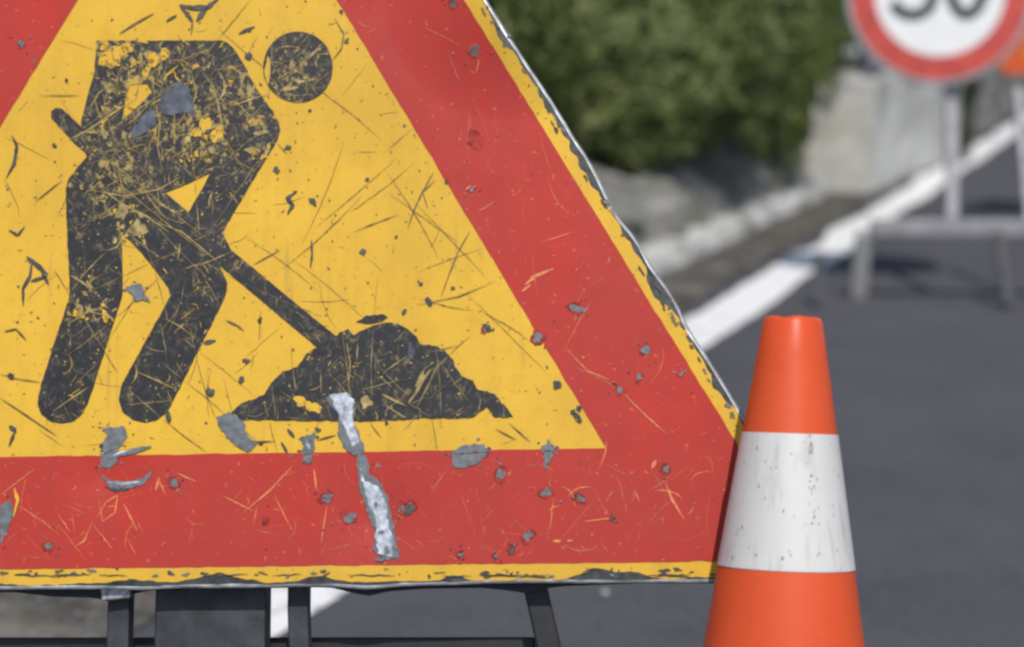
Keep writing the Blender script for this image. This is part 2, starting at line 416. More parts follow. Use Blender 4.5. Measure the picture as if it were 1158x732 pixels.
for (bx, nb) in (((108, 47, 150, 76), 34), ((140, 52, 190, 92), 26), ((205, 130, 256, 186), 34), ((128, 232, 166, 276), 22), ((86, 345, 130, 362), 16), ((112, 90, 150, 150), 14), ((280, 140, 312, 180), 12), ((180, 58, 262, 130), 18)):
    for _ in range(nb):
        x, y = random.uniform(bx[0], bx[2]), random.uniform(bx[1], bx[3])
        if inside((x, y), BODY): blob(fig, x, y, random.uniform(.8, 3.8), random.uniform(.7, 2.2), W_BLK + .0006, random.choice((2, 1, 1)), 12, .7, random.uniform(0, 3))
for L in ([(178, 118), (192, 98), (203, 91), (213, 98), (222, 130), (204, 128), (185, 130)], [(148, 150), (160, 132), (176, 124), (176, 140), (162, 152), (150, 158)]):
    fig.poly([on(W_BLK + .0010, jag(L, 4, 1.5))], 3)
blob(head, 303, 78, 3.2, 14, W_BLK + .0006, 2, 18, .4); blob(head, 327, 100, 9, 2.2, W_BLK + .0006, 1, 14, .5, -.2); blob(head, 340, 92, 5, 2, W_BLK + .0006, 1, 12, .5)
for (x, y, rx, ry) in ((352, 460, 12, 5), (340, 454, 7, 5), (415, 455, 5, 6), (476, 428, 3, 9)): blob(heap, x, y, rx, ry, W_BLK + .0007, 2 if x < 360 else 1, 16, .6, .5)
blob(heap, 465, 397, 4, 9, W_BLK + .0008, 3, 14, .4)
ribbon(heap, dense([(487, 418), (478, 430), (470, 445), (462, 456)], 4), 3.5, W_BLK + .0009, 1)
ribbon(heap, dense([(432, 446), (448, 454), (460, 459)], 4), 3.0, W_BLK + .0009, 1)
ribbon(heap, dense([(392, 388), (396, 410), (394, 440)], 4), 2.0, W_BLK + .0009, 1)

# --- bare grey chips and the long bright gouge
def chip(px_pts, tgt, mi, w=W_CHIP, amp=1.6):
    cx_ = sum(p[0] for p in px_pts) / len(px_pts); cy_ = sum(p[1] for p in px_pts) / len(px_pts)
    if mi == 1:
        for _ in range(14):                                 # small losses round the big one
            q = random.choice(px_pts); blob(tgt, q[0] + random.gauss(0, 4), q[1] + random.gauss(0, 3.5), random.uniform(.6, 2.2), random.uniform(.6, 1.7), w - .0003, random.choice((1, 1, 2)), 8, .7)
    tgt.poly([on(w, jag(px_pts, 3, amp))], mi)
chip([(116, 484), (140, 482), (143, 492), (139, 503), (128, 509), (118, 516), (114, 505), (120, 494)], yel, 1)
chip([(113, 512), (135, 508), (131, 524), (121, 531), (114, 526)], red, 1)
ribbon(red, dense([(122, 520), (138, 513), (155, 509), (171, 505)], 5), 6, W_CHIP + .0003, 1)
ribbon(red, dense([(124, 517), (138, 511), (150, 509)], 5), 2.5, W_CHIP + .0006, 4)
ribbon(red, dense([(115, 538), (126, 548), (145, 549), (162, 544), (171, 534)], 5), 9, W_CHIP, 1)
ribbon(red, dense([(122, 545), (138, 547), (158, 545)], 5), 4, W_CHIP + .0003, 4)
ribbon(red, dense([(118, 550), (130, 555), (145, 554)], 5), 3.5, W_CHIP - .0002, 2)
chip([(244, 471), (262, 466), (275, 478), (278, 490), (291, 502), (279, 512), (266, 503), (254, 492), (247, 481)], yel, 1)
chip([(342, 494), (357, 489), (356, 508), (351, 514), (343, 514)], yel, 1); chip([(342, 514), (353, 514), (350, 524), (344, 521)], red, 1)
ribbon(yel, dense([(346, 498), (350, 508)], 5), 4, W_CHIP + .0003, 4)
chip([(512, 510), (524, 504), (547, 502), (553, 511), (536, 513), (514, 514)], yel, 1)
chip([(511, 513), (552, 512), (540, 526), (520, 530), (513, 526)], red, 1)
chip([(612, 505), (622, 499), (627, 510), (613, 512)], yel, 1); chip([(614, 510), (626, 510), (622, 522), (616, 527)], red, 1)
chip([(142, 324), (159, 320), (168, 341), (152, 340)], yel, 1)
chip([(367, 449), (396, 445), (402, 462), (399, 478), (408, 496), (413, 512), (400, 516), (388, 505), (382, 492), (384, 470), (374, 458)], heap, 5, W_CHIP + .0003)
heap.poly([on(W_CHIP + .0006, jag([(372, 446), (392, 444), (401, 452), (398, 468), (400, 482), (406, 500), (399, 505), (391, 487), (382, 466)], 3, 1.4))], 4)
chip([(403, 512), (412, 514), (420, 528), (417, 536), (430, 546), (440, 566), (448, 612), (452, 632), (436, 634), (421, 622), (424, 600), (415, 576), (406, 552)], red, 1)
red.poly([on(W_CHIP + .0004, jag([(407, 528), (413, 544), (428, 550), (436, 570), (441, 598), (445, 612), (443, 630), (428, 626), (424, 608), (427, 592), (418, 572), (411, 552)], 3, 1.6))], 4)
for (x, y, rx, ry) in ((432, 602, 3, 2), (437, 622, 2.5, 4), (425, 570, 2, 4), (430, 632, 5, 3), (421, 545, 2, 3)): blob(red, x, y, rx, ry, W_CHIP + .0007, 1, 12, .5)
chip([(0, 572), (12, 565), (16, 580), (10, 598), (0, 615)], red, 1); ribbon(red, dense([(16, 552), (20, 566), (15, 585)], 5), 4, W_CHIP + .0003, 5)
for (x, y, rx, ry) in ((537, 160, 8, 10), (300, 590, 6, 4)):
    blob(red, x, y, rx, ry, W_RED + .0002, 7, 18, .5, random.uniform(0, 3))
for (x, y, rx, ry, k) in ((596, 605, 8, 7, 1), (566, 536, 6, 8, 1), (617, 556, 7, 6, 1), (655, 563, 7, 4, 1), (463, 575, 9, 7, 2), (455, 573, 5, 5, 1), (395, 585, 7, 8, 1), (369, 563, 7, 8, 1), (197, 546, 5, 6, 1), (55, 617, 5, 8, 1), (578, 622, 4, 5, 2),
                          (535, 57, 9, 6, 2), (512, 4, 5, 5, 2), (651, 348, 9, 6, 1), (549, 372, 4, 4, 1), (608, 381, 8, 7, 1), (730, 395, 7, 6, 1), (722, 425, 5, 4, 1), (770, 422, 4, 3, 1), (533, 214, 4, 2.5, 1), (693, 585, 3, 3, 2), (520, 627, 4, 4, 1), (560, 628, 3, 3, 1), (752, 530, 5, 5, 1), (700, 440, 6, 3, 1), (24, 48, 5, 4, 1)):
    ro = random.uniform(0, 3); blob(red, x, y, rx * 1.15, ry * 1.15, W_CHIP - .0003, 7, 20, .5, ro); blob(red, x + .8, y + .8, rx * .72, ry * .72, W_CHIP, k, 20, .6, ro)
    for _ in range(5): blob(red, x + random.gauss(0, rx * 1.3), y + random.gauss(0, ry * 1.3), random.uniform(.6, 1.8), random.uniform(.6, 1.6), W_CHIP + .0001, random.choice((2, 7, 1)), 8, .5)
# dark marks in the yellow field
YF = [(380, 0), (685, 508), (0, 516), (0, 145), (88, 0)]
for L, wd in (([(203, 6), (218, 9), (235, 8), (247, -2)], 6), ([(203, 6), (212, 16), (218, 25)], 5), ([(235, 8), (228, 16), (222, 24)], 6), ([(218, 22), (216, 40)], 2), ([(14, 154), (19, 165), (16, 185), (7, 201)], 4), ([(336, 216), (325, 224), (331, 232), (325, 242)], 5), ([(352, 271), (353, 288), (351, 303)], 3.2),
              ([(490, 195), (477, 218), (468, 238), (461, 258)], 1.6), ([(492, 204), (478, 217), (484, 236)], 1.2), ([(531, 262), (518, 285), (508, 310), (499, 335)], 1.5), ([(400, 262), (425, 252), (450, 243)], 1.3), ([(0, 423), (22, 429), (45, 432)], 1.4), ([(0, 450), (30, 470), (64, 493)], 1.6), ([(135, 38), (154, 26), (174, 15)], 2.5), ([(188, 24), (200, 17)], 4), ([(270, 38), (288, 30)], 3.5), ([(378, 20), (389, 38), (386, 55), (376, 68)], 1.6),
              ([(10, 260), (20, 266), (28, 256)], 3), ([(5, 375), (18, 372), (30, 385)], 2.4), ([(30, 290), (42, 300), (54, 310)], 5), ([(36, 296), (34, 312), (26, 326), (26, 346)], 4), ([(46, 305), (55, 322)], 4), ([(35, 318), (54, 312)], 4), ([(40, 228), (55, 216), (70, 204)], 1.6), ([(36, 60), (40, 75)], 2), ([(255, 362), (268, 368), (276, 374)], 2.2), ([(295, 352), (293, 385)], 1.4), ([(45, 108), (90, 108)], 1.0), ([(285, 300), (318, 282)], 1.2), ([(230, 388), (244, 385)], 5),
              ([(318, 500), (325, 512)], 4), ([(285, 500), (310, 499)], 2), ([(358, 498), (380, 492)], 2), ([(325, 485), (333, 495)], 4), ([(560, 485), (585, 498)], 1.2), ([(575, 478), (600, 500)], 1.2), ([(470, 345), (520, 335), (560, 318)], 1.1), ([(480, 400), (520, 390)], 1.0), ([(10, 505), (18, 485)], 3.5), ([(188, 462), (192, 478)], 6)):
    ribbon(yel, dense(L, 4), wd, W_CHIP, 2 if wd > 2.8 else 3)
for (x, y, r) in ((551, 371, 6), (629, 436, 6), (457, 353, 3), (485, 341, 4), (62, 165, 3), (75, 91, 2.5), (281, 63, 4.5), (313, 193, 4), (354, 228, 4.5), (325, 167, 3), (278, 408, 4), (294, 362, 3), (273, 430, 3.5), (237, 443, 5), (235, 210, 3), (392, 46, 3), (415, 203, 3), (410, 285, 3.2), (448, 268, 2), (476, 321, 3), (512, 326, 2.5), (386, 13, 2.5), (350, 125, 2), (652, 470, 4), (655, 462, 3), (648, 466, 3.5), (300, 320, 2.5), (505, 205, 2), (655, 475, 3), (12, 425, 4), (15, 485, 5), (360, 486, 3), (115, 505, 3), (437, 478, 2.5)):
    blob(yel, x, y, r, r * random.uniform(.6, 1.1), W_CHIP, 2, 12, .55, random.uniform(0, 3))
for _ in range(150):
    x, y = random.uniform(-60, 680), random.uniform(0, 514)
    if inside((x, y), YF) and not inside((x, y), BODY): blob(yel, x, y, random.uniform(.7, 2.0), random.uniform(.6, 1.6), W_CHIP - .0004, 3, 8, .5, random.uniform(0, 3))
for _ in range(95):
    x, y = random.uniform(-60, 680), random.uniform(0, 514)
    c = curve(x, y, random.gauss(-.7, .9), random.uniform(10, 60), random.uniform(-.7, .7))
    if inside(c[0], YF) and inside(c[-1], YF): ribbon(yel, c, random.uniform(.4, .9), W_YEL + .0003, 3)
for _ in range(46):
    x, y = random.uniform(60, 560), random.uniform(20, 470); L = random.uniform(50, 150)
    pts = dense(curve(x, y, random.choice((random.gauss(-.62, .18), random.gauss(.8, .2), random.gauss(1.5, .15))), L, random.uniform(-.3, .3), 14, .4), 3)
    run, was = [], None
    for q in pts + [None]:
        now = None if q is None else ('b' if inside(q, BODY) and not any(inside(q, h) for h in HS) else 'h' if inside(q, HEAP) else 'y' if inside(q, YF) else None)
        if now != was:
            if was and len(run) > 3: ribbon(yel if was == 'y' else fig if was == 'b' else heap, run, random.uniform(.5, .95), W_CHIP - .0002, 3 if was == 'y' else 1)
            run = []
        was = now
        if now: run.append(q)
for e in range(90):                                         # dirt and small losses along the borders' yellow edge
    if e % 2: t = random.random(); x, y = 545 + (848 - 545) * t + random.gauss(-6, 3), -8 + 500 * t
    else: x, y = random.uniform(-5, 815), random.gauss(648.5, 2.6)
    blob(yel, x, y, random.uniform(1.2, 5.5), random.uniform(.7, 2.0), W_CHIP - .0003, random.choice((2, 2, 1, 3)), 12, .7, 1.02 if e % 2 else random.gauss(0, .15))
for e in range(16):
    x = random.uniform(-5, 790); ribbon(yel, curve(x, 651 + random.gauss(0, 1), random.gauss(0, .03), random.uniform(20, 60), 0, 10, .8), 1.4, W_CHIP - .0003, 2)
# orange scratches on the red
def in_red(p):
    q = s2(p[0], p[1]); r_in = SIDE_IN / (2 * math.sqrt(3)); r_out = SIDE_RED / (2 * math.sqrt(3)) - .004
    d = max(-q[1], q[1] * .5 + abs(q[0]) * .866); return r_in + .003 < d < r_out
for _ in range(260):
    x, y = random.uniform(-20, 840), random.uniform(0, 640)
    if in_red((x, y)): blob(red, x, y, random.uniform(.5, 1.5), random.uniform(.5, 1.3), W_RED + .0005, random.choice((3, 6, 7, 7, 2)), 8, .5)
cnt = 0
while cnt < 190:
    if random.random() < .62: x, y = random.uniform(-20, 830), random.uniform(515, 640)
    else: x, y = random.uniform(380, 840), random.uniform(0, 640)
    c = curve(x, y, random.choice((random.gauss(1.15, .5), random.gauss(-.9, .5), random.uniform(0, 6.3))), random.choice((random.uniform(6, 22), random.uniform(20, 70))), random.choice((random.uniform(-.4, .4), random.uniform(-2, 2))))
    if not in_red((x, y)) or not in_red(c[-1]) or not in_red(c[4]): continue
    ribbon(red, c, random.uniform(.3, .75) if random.random() < .85 else random.uniform(.9, 1.7), W_RED + .0004 + random.uniform(0, .0001), random.choice((3, 3, 6, 6, 6))); cnt += 1
for L, wd in (([(594, 322), (606, 312), (626, 304)], 5), ([(590, 330), (600, 322)], 3), ([(108, 588), (120, 568), (133, 560), (130, 580), (116, 590), (112, 566)], 1.8), ([(85, 618), (95, 612), (102, 596)], 2), ([(752, 545), (760, 565), (774, 588)], 2.6), ([(742, 520), (737, 530)], 4), ([(625, 612), (634, 612)], 3.5), ([(641, 612), (648, 611)], 2.5), ([(527, 214), (538, 210)], 4), ([(275, 580), (305, 555), (330, 528)], 2), ([(200, 535), (222, 545)], 2.2), ([(355, 530), (358, 555)], 2.4), ([(370, 570), (363, 615)], 1.8), ([(640, 395), (665, 420), (690, 430)], 1.4), ([(700, 440), (730, 470), (755, 492)], 1.8), ([(660, 590), (700, 585)], 1.6), ([(250, 560), (290, 580)], 1.4), ([(140, 570), (155, 600)], 2.0), ([(0, 560), (40, 530)], 1.4), ([(180, 540), (176, 555)], 4), ([(310, 560), (330, 600)], 1.2), ([(610, 275), (650, 262)], 1.1), ([(540, 240), (560, 228)], 1.3)):
    ribbon(red, dense(L, 4), wd, W_RED + .0006, 3)

mat_bluegrey = simple('blue_grey_bare_patch', (.085, .095, .125), .55, .2, .3, 120)
mat_scr_faint = simple('faint_red_scratch', (.56, .13, .06), .5, 0, .2, 200)
link('yellow_face', yel.mesh('yellow_face'), [mat_yellow, mat_chip, mat_chipdark, mat_scr_dk, mat_silver], sign, SM)
link('red_border', red.mesh('red_border'), [mat_red, mat_chip, mat_chipdark, mat_scr_or, mat_silver, mat_yellow, mat_scr_faint, simple('grimy_red_paint', (.34, .042, .036), .6, 0, .3, 90, 0, .12)], sign, SM)
pic = [mat_black, mat_scr_yel, mat_yellow, mat_bluegrey, mat_silver, mat_chip]
wk = link('worker_pictogram', fig.mesh('worker_pictogram'), pic, sign, SM)
for nm, mm in (('pictogram_head', head), ('pictogram_shovel', hand)):
    o = link(nm, mm.mesh(nm), pic, wk)
link('pictogram_earth_heap', heap.mesh('pictogram_earth_heap'), pic, sign, SM)

# --- the folding stand under it (boxes in sign-plane space)
def ground_v(u, w): return -(SO.z + SU.z * u + SN.z * w) / SV.z
def leg_mesh(px0, px1, ytop, w, thick, slant=0.0, bulge=0.0):
    """a flat bar running from the sheet down to the ground, parallel to the sign's face"""
    a = s2(px0, 690, w); b_ = s2(px1, 690, w); vt = s2((px0 + px1) / 2, ytop, w)[1]
    uc, hw = (a[0] + b_[0]) / 2, (b_[0] - a[0]) / 2
    vb = ground_v(uc, w) + .012; n = 14; rows = []
    for i in range(n + 1):
        v = vt + (vb - vt) * i / n
        u = uc + slant * (s2(0, 690, w)[1] - v) + bulge * math.exp(-((v - s2(0, 668, w)[1]) / .03) ** 2)
        rows.append([Vector((u - hw, v, w)), Vector((u + hw, v, w)), Vector((u + hw, v, w - thick)), Vector((u - hw, v, w - thick))])
    m = MB(); m.v = [p for r in rows for p in r]
    for i in range(n):
        for k in range(4): m.f.append([i * 4 + k, i * 4 + (k + 1) % 4, i * 4 + 4 + (k + 1) % 4, i * 4 + 4 + k]); m.m.append(0)
    m.f += [[0, 1, 2, 3], [n * 4 + 3, n * 4 + 2, n * 4 + 1, n * 4]]; m.m += [0, 0]
    me = m.mesh('leg'); fix_normals(me); return me
def stand_part(name, me, mat): 
    o = link(name, me, mat, sign, SM); bevel(o, .002); return o
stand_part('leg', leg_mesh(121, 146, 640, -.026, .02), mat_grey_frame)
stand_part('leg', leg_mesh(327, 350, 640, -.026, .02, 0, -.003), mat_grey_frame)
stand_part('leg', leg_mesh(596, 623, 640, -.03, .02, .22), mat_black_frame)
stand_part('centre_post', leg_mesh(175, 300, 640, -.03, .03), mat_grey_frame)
# rear brace hidden behind the post, rear crossbar in the sign's shade
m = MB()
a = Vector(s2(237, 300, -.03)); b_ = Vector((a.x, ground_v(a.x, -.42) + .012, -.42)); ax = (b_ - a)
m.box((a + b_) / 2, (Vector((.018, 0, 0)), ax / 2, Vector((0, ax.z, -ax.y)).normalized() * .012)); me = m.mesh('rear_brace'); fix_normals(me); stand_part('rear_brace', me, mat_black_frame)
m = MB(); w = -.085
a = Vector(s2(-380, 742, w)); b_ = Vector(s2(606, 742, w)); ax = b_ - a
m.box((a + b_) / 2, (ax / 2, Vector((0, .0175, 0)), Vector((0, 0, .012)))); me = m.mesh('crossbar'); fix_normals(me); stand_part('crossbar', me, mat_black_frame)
# wavy black hem below the edge
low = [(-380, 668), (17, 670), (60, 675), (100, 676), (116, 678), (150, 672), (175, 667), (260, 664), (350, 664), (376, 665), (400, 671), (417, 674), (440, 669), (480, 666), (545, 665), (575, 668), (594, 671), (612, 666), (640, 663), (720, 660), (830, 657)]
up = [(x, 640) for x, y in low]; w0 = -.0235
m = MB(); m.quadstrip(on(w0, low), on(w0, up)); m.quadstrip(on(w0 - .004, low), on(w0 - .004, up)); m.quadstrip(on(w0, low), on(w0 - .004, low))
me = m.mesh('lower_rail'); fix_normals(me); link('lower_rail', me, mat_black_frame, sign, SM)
m = MB(); c = Vector(s2(132, 669, -.016)); m.box(c, (Vector((.0135, .0015, 0)), Vector((-.001, .0075, 0)), Vector((0, 0, .006)))); me = m.mesh('clip'); fix_normals(me)
o = link('clip', me, simple('zinc_clip', (.40, .40, .41), .45, .4, .3, 200), sign, SM); bevel(o, .002, 3)

# ================================================================== TRAFFIC CONE
def cone():
    tip_px, low_px = (896.5, 359), (887, 732)
    Zt = 1.737; A = dp(*tip_px, Zt); tilt = math.radians(13.0)
    best = None                                            # lean sideways until the axis points at the lower pixel
    for k in range(-200, 201):
        rl = math.radians(k * .05)
        ax = (Vector((0, math.sin(tilt), math.cos(tilt))) + Vector((math.sin(rl), 0, 0))).normalized()
        P = A - ax * .30; d = P - CAM; z = d.dot(DV); x = CX + F * d.dot(RX) / z; y = CY - F * d.dot(UV) / z
        wx = tip_px[0] + (low_px[0] - tip_px[0]) * (y - tip_px[1]) / (low_px[1] - tip_px[1])
        e = abs(x - wx)
        if best is None or e < best[0]: best = (e, ax)
    ax = best[1]
    hgt = (A.z - .02) / ax.z - .045
    def at_y(yy):                                           # axis length from the tip at a photo row
        lo, hi = 0, hgt
        for _ in range(50):
            md = (lo + hi) / 2; d = A - ax * md - CAM
            if CY - F * d.dot(UV) / d.dot(DV) < yy: lo = md
            else: hi = md
        return lo
    def rad(t):
        d = A - ax * t - CAM; z = d.dot(DV); y = CY - F * d.dot(UV) / z
        return (33.2 + (91 - 33.2) * (y - 362) / (732 - 362)) * z / F
    base = A - ax * hgt
    root = empty('traffic_cone', base, 'orange traffic cone with one white reflective sleeve leaning by the sign corner', 'traffic cone')
    zax = ax; xax = Vector((1, 0, 0)); xax = (xax - zax * xax.dot(zax)).normalized(); yax = zax.cross(xax)
    M = Matrix(((xax.x, yax.x, zax.x, base.x), (xax.y, yax.y, zax.y, base.y), (xax.z, yax.z, zax.z, base.z), (0, 0, 0, 1)))
    def lathe(name, prof, mat, seg=96, extra=None):
        m = MB(); n = len(prof)
        for j in range(seg):
            a = 2 * PI * j / seg
            for (r, z) in prof:
                rr = r * (1 + .006 * math.sin(3 * a + 1 + z * 9) + .004 * math.sin(2 * a - z * 5))
                wz = z + (.0006 * math.sin(4 * a + .6) + .0004 * math.sin(7 * a) if z > hgt - .012 else 0)
                m.v.append(Vector((rr * math.cos(a), rr * math.sin(a), wz)))
        for j in range(seg):
            k = (j + 1) % seg
            for i in range(n - 1): m.f.append([j * n + i, k * n + i, k * n + i + 1, j * n + i + 1]); m.m.append(0)
        if extra: extra(m)
        me = m.mesh(name, True); fix_normals(me); return link(name, me, mat, root, M)
    t1, t2 = at_y(490), at_y(641)
    prof = [(rad(hgt - .03) + .006, .02), (rad(hgt - .03) + .003, .03)]
    for i in range(25): t = (hgt - .035) * (1 - i / 24) + .004 * (i / 24); prof.append((rad(t), hgt - t))
    r0 = rad(0.0)
    prof += [(r0 - .0006, hgt - .0018), (r0 - .0022, hgt - .0002), (r0 - .005, hgt), (r0 - .0065, hgt - .002), (r0 - .007, hgt - .03), (rad(.3) - .01, hgt - .3), (rad(hgt - .03), .022)]
    m, nt, b = newmat('orange_cone_pvc'); g = G(nt); co = g.coord()
    big = g.noise(co, 9, 5, .6); fine = g.noise(co, 130, 5, .7)
    c = g.mix(g.ramp(big, [(.3, 0.0), (.7, 1.0)]), (.60, .069, .016), (.63, .087, .025))
    c = g.mix(g.ramp(fine, [(.58, 0.0), (.74, .3)]), c, (.52, .16, .08)); c = g.mix(g.ramp(g.noise(g.coord(loc=(2, 3, 0), scale=(1, 1, .3)), 24, 6, .7), [(.56, 0.0), (.72, .45)]), c, (.36, .060, .022))
    c = g.mix(g.ramp(g.noise(g.coord(scale=(1, 1, .18)), 70, 4), [(.66, 0.0), (.74, .35)]), c, (.42, .10, .06))
    g.l(c, b.inputs['Base Color']); g.l(g.ramp(big, [(.3, .38), (.7, .55)]), b.inputs['Roughness']); b.inputs['Specular IOR Level'].default_value = .3; b.inputs['Subsurface Weight'].default_value = .0
    g.bump(fine, .2, .0006, b)
    lathe('cone_body', prof, m)
    prof = [(rad(t2 + (t1 - t2) * i / 10) + .0008, hgt - (t2 + (t1 - t2) * i / 10)) for i in range(11)]
    m, nt, b = newmat('white_reflective_sleeve'); g = G(nt); co = g.coord()
    big = g.noise(co, 14, 5, .6); fine = g.noise(co, 300, 4, .7)
    c = g.mix(g.ramp(big, [(.35, 0.0), (.75, .6)]), (.60, .585, .565), (.49, .475, .455))
    sp = g.noise(g.coord(scale=(1, 1, .55)), 85, 5, .75)
    c = g.mix(g.ramp(sp, [(.63, 0.0), (.68, .8)]), c, (.22, .20, .19))
    c = g.mix(g.ramp(g.noise(g.coord(scale=(1.4, 1.4, .09)), 60, 4), [(.57, 0.0), (.70, .5)]), c, (.36, .35, .34))
    g.l(c, b.inputs['Base Color']); b.inputs['Roughness'].default_value = .42; g.bump(fine, .2, .0004, b)
    def specks(mk):                                        # a column of scuffs and specks on the sleeve
        for _ in range(46):
            if random.random() < .6: a = math.radians(random.gauss(-74, 2.2)); t = t1 + (t2 - t1) * random.random() ** 1.4 * .75
            else: a = math.radians(random.uniform(-165, -15)); t = t1 + (t2 - t1) * random.uniform(.03, .97)
            r = rad(t) * (1 + .006 * math.sin(3 * a + 1 + (hgt - t) * 9) + .004 * math.sin(2 * a - (hgt - t) * 5)) + .0013
            wv, hv = random.uniform(.0003, .0012), random.uniform(.0004, .0028); base0 = len(mk.v)
            for (i, j) in ((-1, -.3), (0, -1), (1, -.2), (.3, 1)):
                aa = a + i * wv / r; mk.v.append(Vector((r * math.cos(aa), r * math.sin(aa), hgt - t + j * hv)))
            mk.f.append([base0, base0 + 1, base0 + 2, base0 + 3]); mk.m.append(1)
    lathe('reflective_sleeve', prof, [m, simple('sleeve_scuff', (.30, .28, .26), .7, 0, .3, 300)], extra=specks)
    # square foot
    m = MB(); hb = rad(hgt - .03) + .055
    out = [(hb * x, hb * y) for x, y in ((-1, -.82), (-.82, -1), (.82, -1), (1, -.82), (1, .82), (.82, 1), (-.82, 1), (-1, .82))]
    n = 8
    for z in (-.012, .016): m.v += [Vector((x, y, z)) for x, y in out]
    m.v += [Vector((x * .9, y * .9, .026)) for x, y in out]
    for l in range(2):
        for i in range(n): m.f.append([l * n + i, l * n + (i + 1) % n, l * n + n + (i + 1) % n, l * n + n + i]); m.m.append(0)
    m.f += [list(range(n))[::-1], list(range(2 * n, 3 * n))]; m.m += [0, 0]
    me = m.mesh('foot'); fix_normals(me); o = link('foot', me, simple('black_rubber', (.02, .02, .022), .8, 0, .2, 40), root, M)
    print('cone foot zmin', min((M @ Vector(v.co)).z for v in me.vertices))
    return root
cone_root = cone()

# ================================================================== GROUND, ROAD, LINE
LU0, LU1 = gp(173, 708), gp(1150, 125)                       # upper (verge side) edge of the white line
VPX = 1437
dirv = (RX * (VPX - CX) + DV * F + UV * (CY - YH)); dirv.z = 0; dirv.normalize()
nl = Vector((-dirv.y, dirv.x, 0))                            # away from the road, to its left
P0 = gp(800, 368)                                            # on the middle of the line
def rp(s, t, z=0.0): p = P0 + dirv * s + nl * t; return Vector((p.x, p.y, z))
def road_st(p): d = p - P0; return d.dot(dirv), d.dot(nl)
LW = .094

def sheet(name, s0, s1, t0, t1, z, ns, nt_, mat, f=None):
    m = MB()
    for i in range(ns + 1):
        for j in range(nt_ + 1):
            p = rp(s0 + (s1 - s0) * i / ns, t0 + (t1 - t0) * j / nt_, z)
            if f: p.z += f(p, i, j)
            m.v.append(p)
    for i in range(ns):
        for j in range(nt_):
            a = i * (nt_ + 1) + j; m.f.append([a, a + nt_ + 1, a + nt_ + 2, a + 1]); m.m.append(0)
    me = m.mesh(name, True); fix_normals(me)
    if me.polygons[0].normal.z < 0: me.flip_normals()
    return link(name, me, mat)

def asphalt():
    m, nt, b = newmat('asphalt'); g = G(nt); co = g.coord()
    big = g.noise(co, .9, 6, .6); mid = g.noise(co, 9, 5, .6)
    v = g.n('ShaderNodeTexVoronoi'); v.inputs['Scale'].default_value = 130; g.l(co, v.inputs['Vector'])
    c = g.ramp(big, [(.3, (.072, .071, .079)), (.7, (.090, .089, .098))])
    c = g.mix(g.ramp(mid, [(.35, .35), (.65, 0.0)]), c, (.066, .066, .076))
    c = g.mix(g.ramp(v.outputs['Color'], [(.25, .55), (.8, 0.0)]), c, (.040, .041, .046))
    c = g.mix(g.ramp(g.noise(g.coord(loc=(5, 5, 0)), 2.6, 5, .65), [(.42, 0.0), (.62, .25)]), c, (.108, .107, .119)); c = g.mix(g.ramp(g.noise(g.coord(loc=(8, 2, 0)), 1.7, 6, .7), [(.55, 0.0), (.68, .35)]), c, (.050, .050, .060))
    c = g.mix(g.ramp(g.noise(co, 210, 3), [(.62, 0.0), (.70, .55)]), c, (.20, .20, .21))
    g.l(c, b.inputs['Base Color']); b.inputs['Roughness'].default_value = .88; b.inputs['Specular IOR Level'].default_value = .25
    g.bump(v.outputs['Distance'], .6, .004, b); return m
def earth():
    m, nt, b = newmat('verge_earth'); g = G(nt); co = g.coord()
    n1 = g.noise(co, 5, 6, .65); n2 = g.noise(co, 40, 6, .7); n3 = g.noise(g.coord(loc=(4, 4, 0)), 7, 5, .6)
    c = g.ramp(n2, [(.3, (.038, .034, .028)), (.5, (.105, .095, .080)), (.68, (.27, .25, .225))])
    c = g.mix(g.ramp(n3, [(.55, 0.0), (.66, .6)]), c, (.11, .105, .03))
    c = g.mix(g.ramp(n1, [(.55, 0.0), (.7, .6)]), c, (.11, .065, .045))
    c = g.mix(g.ramp(g.noise(g.coord(loc=(2, 6, 0)), 6.5, 5, .65), [(.40, .85), (.54, 0.0)]), c, (.030, .027, .022)); c = g.mix(g.ramp(g.noise(g.coord(loc=(11, 3, 0)), 4.5, 4, .6), [(.54, 0.0), (.66, .8)]), c, (.24, .215, .18))
    g.l(c, b.inputs['Base Color']); b.inputs['Roughness'].default_value = .95; g.bump(n2, .8, .02, b); return m
def line_paint():
    m, nt, b = newmat('white_road_paint'); g = G(nt); co = g.coord()
    n = g.noise(co, 28, 7, .7); f = g.noise(co, 3, 4)
    c = g.mix(g.ramp(f, [(.35, 0.0), (.75, .5)]), (.80, .79, .77), (.68, .67, .65))
    n = g.math('ADD', n, g.math('MULTIPLY', g.math('SUBTRACT', g.noise(g.coord(loc=(3, 1, 0)), 1.1, 2), .5), .35)); c = g.mix(g.ramp(n, [(.56, 0.0), (.66, .75)]), c, (.26, .26, .25))
    g.l(c, b.inputs['Base Color']); b.inputs['Roughness'].default_value = .7; g.bump(g.noise(co, 150, 4), .5, .003, b); return m
M_AS, M_EA = asphalt(), earth()
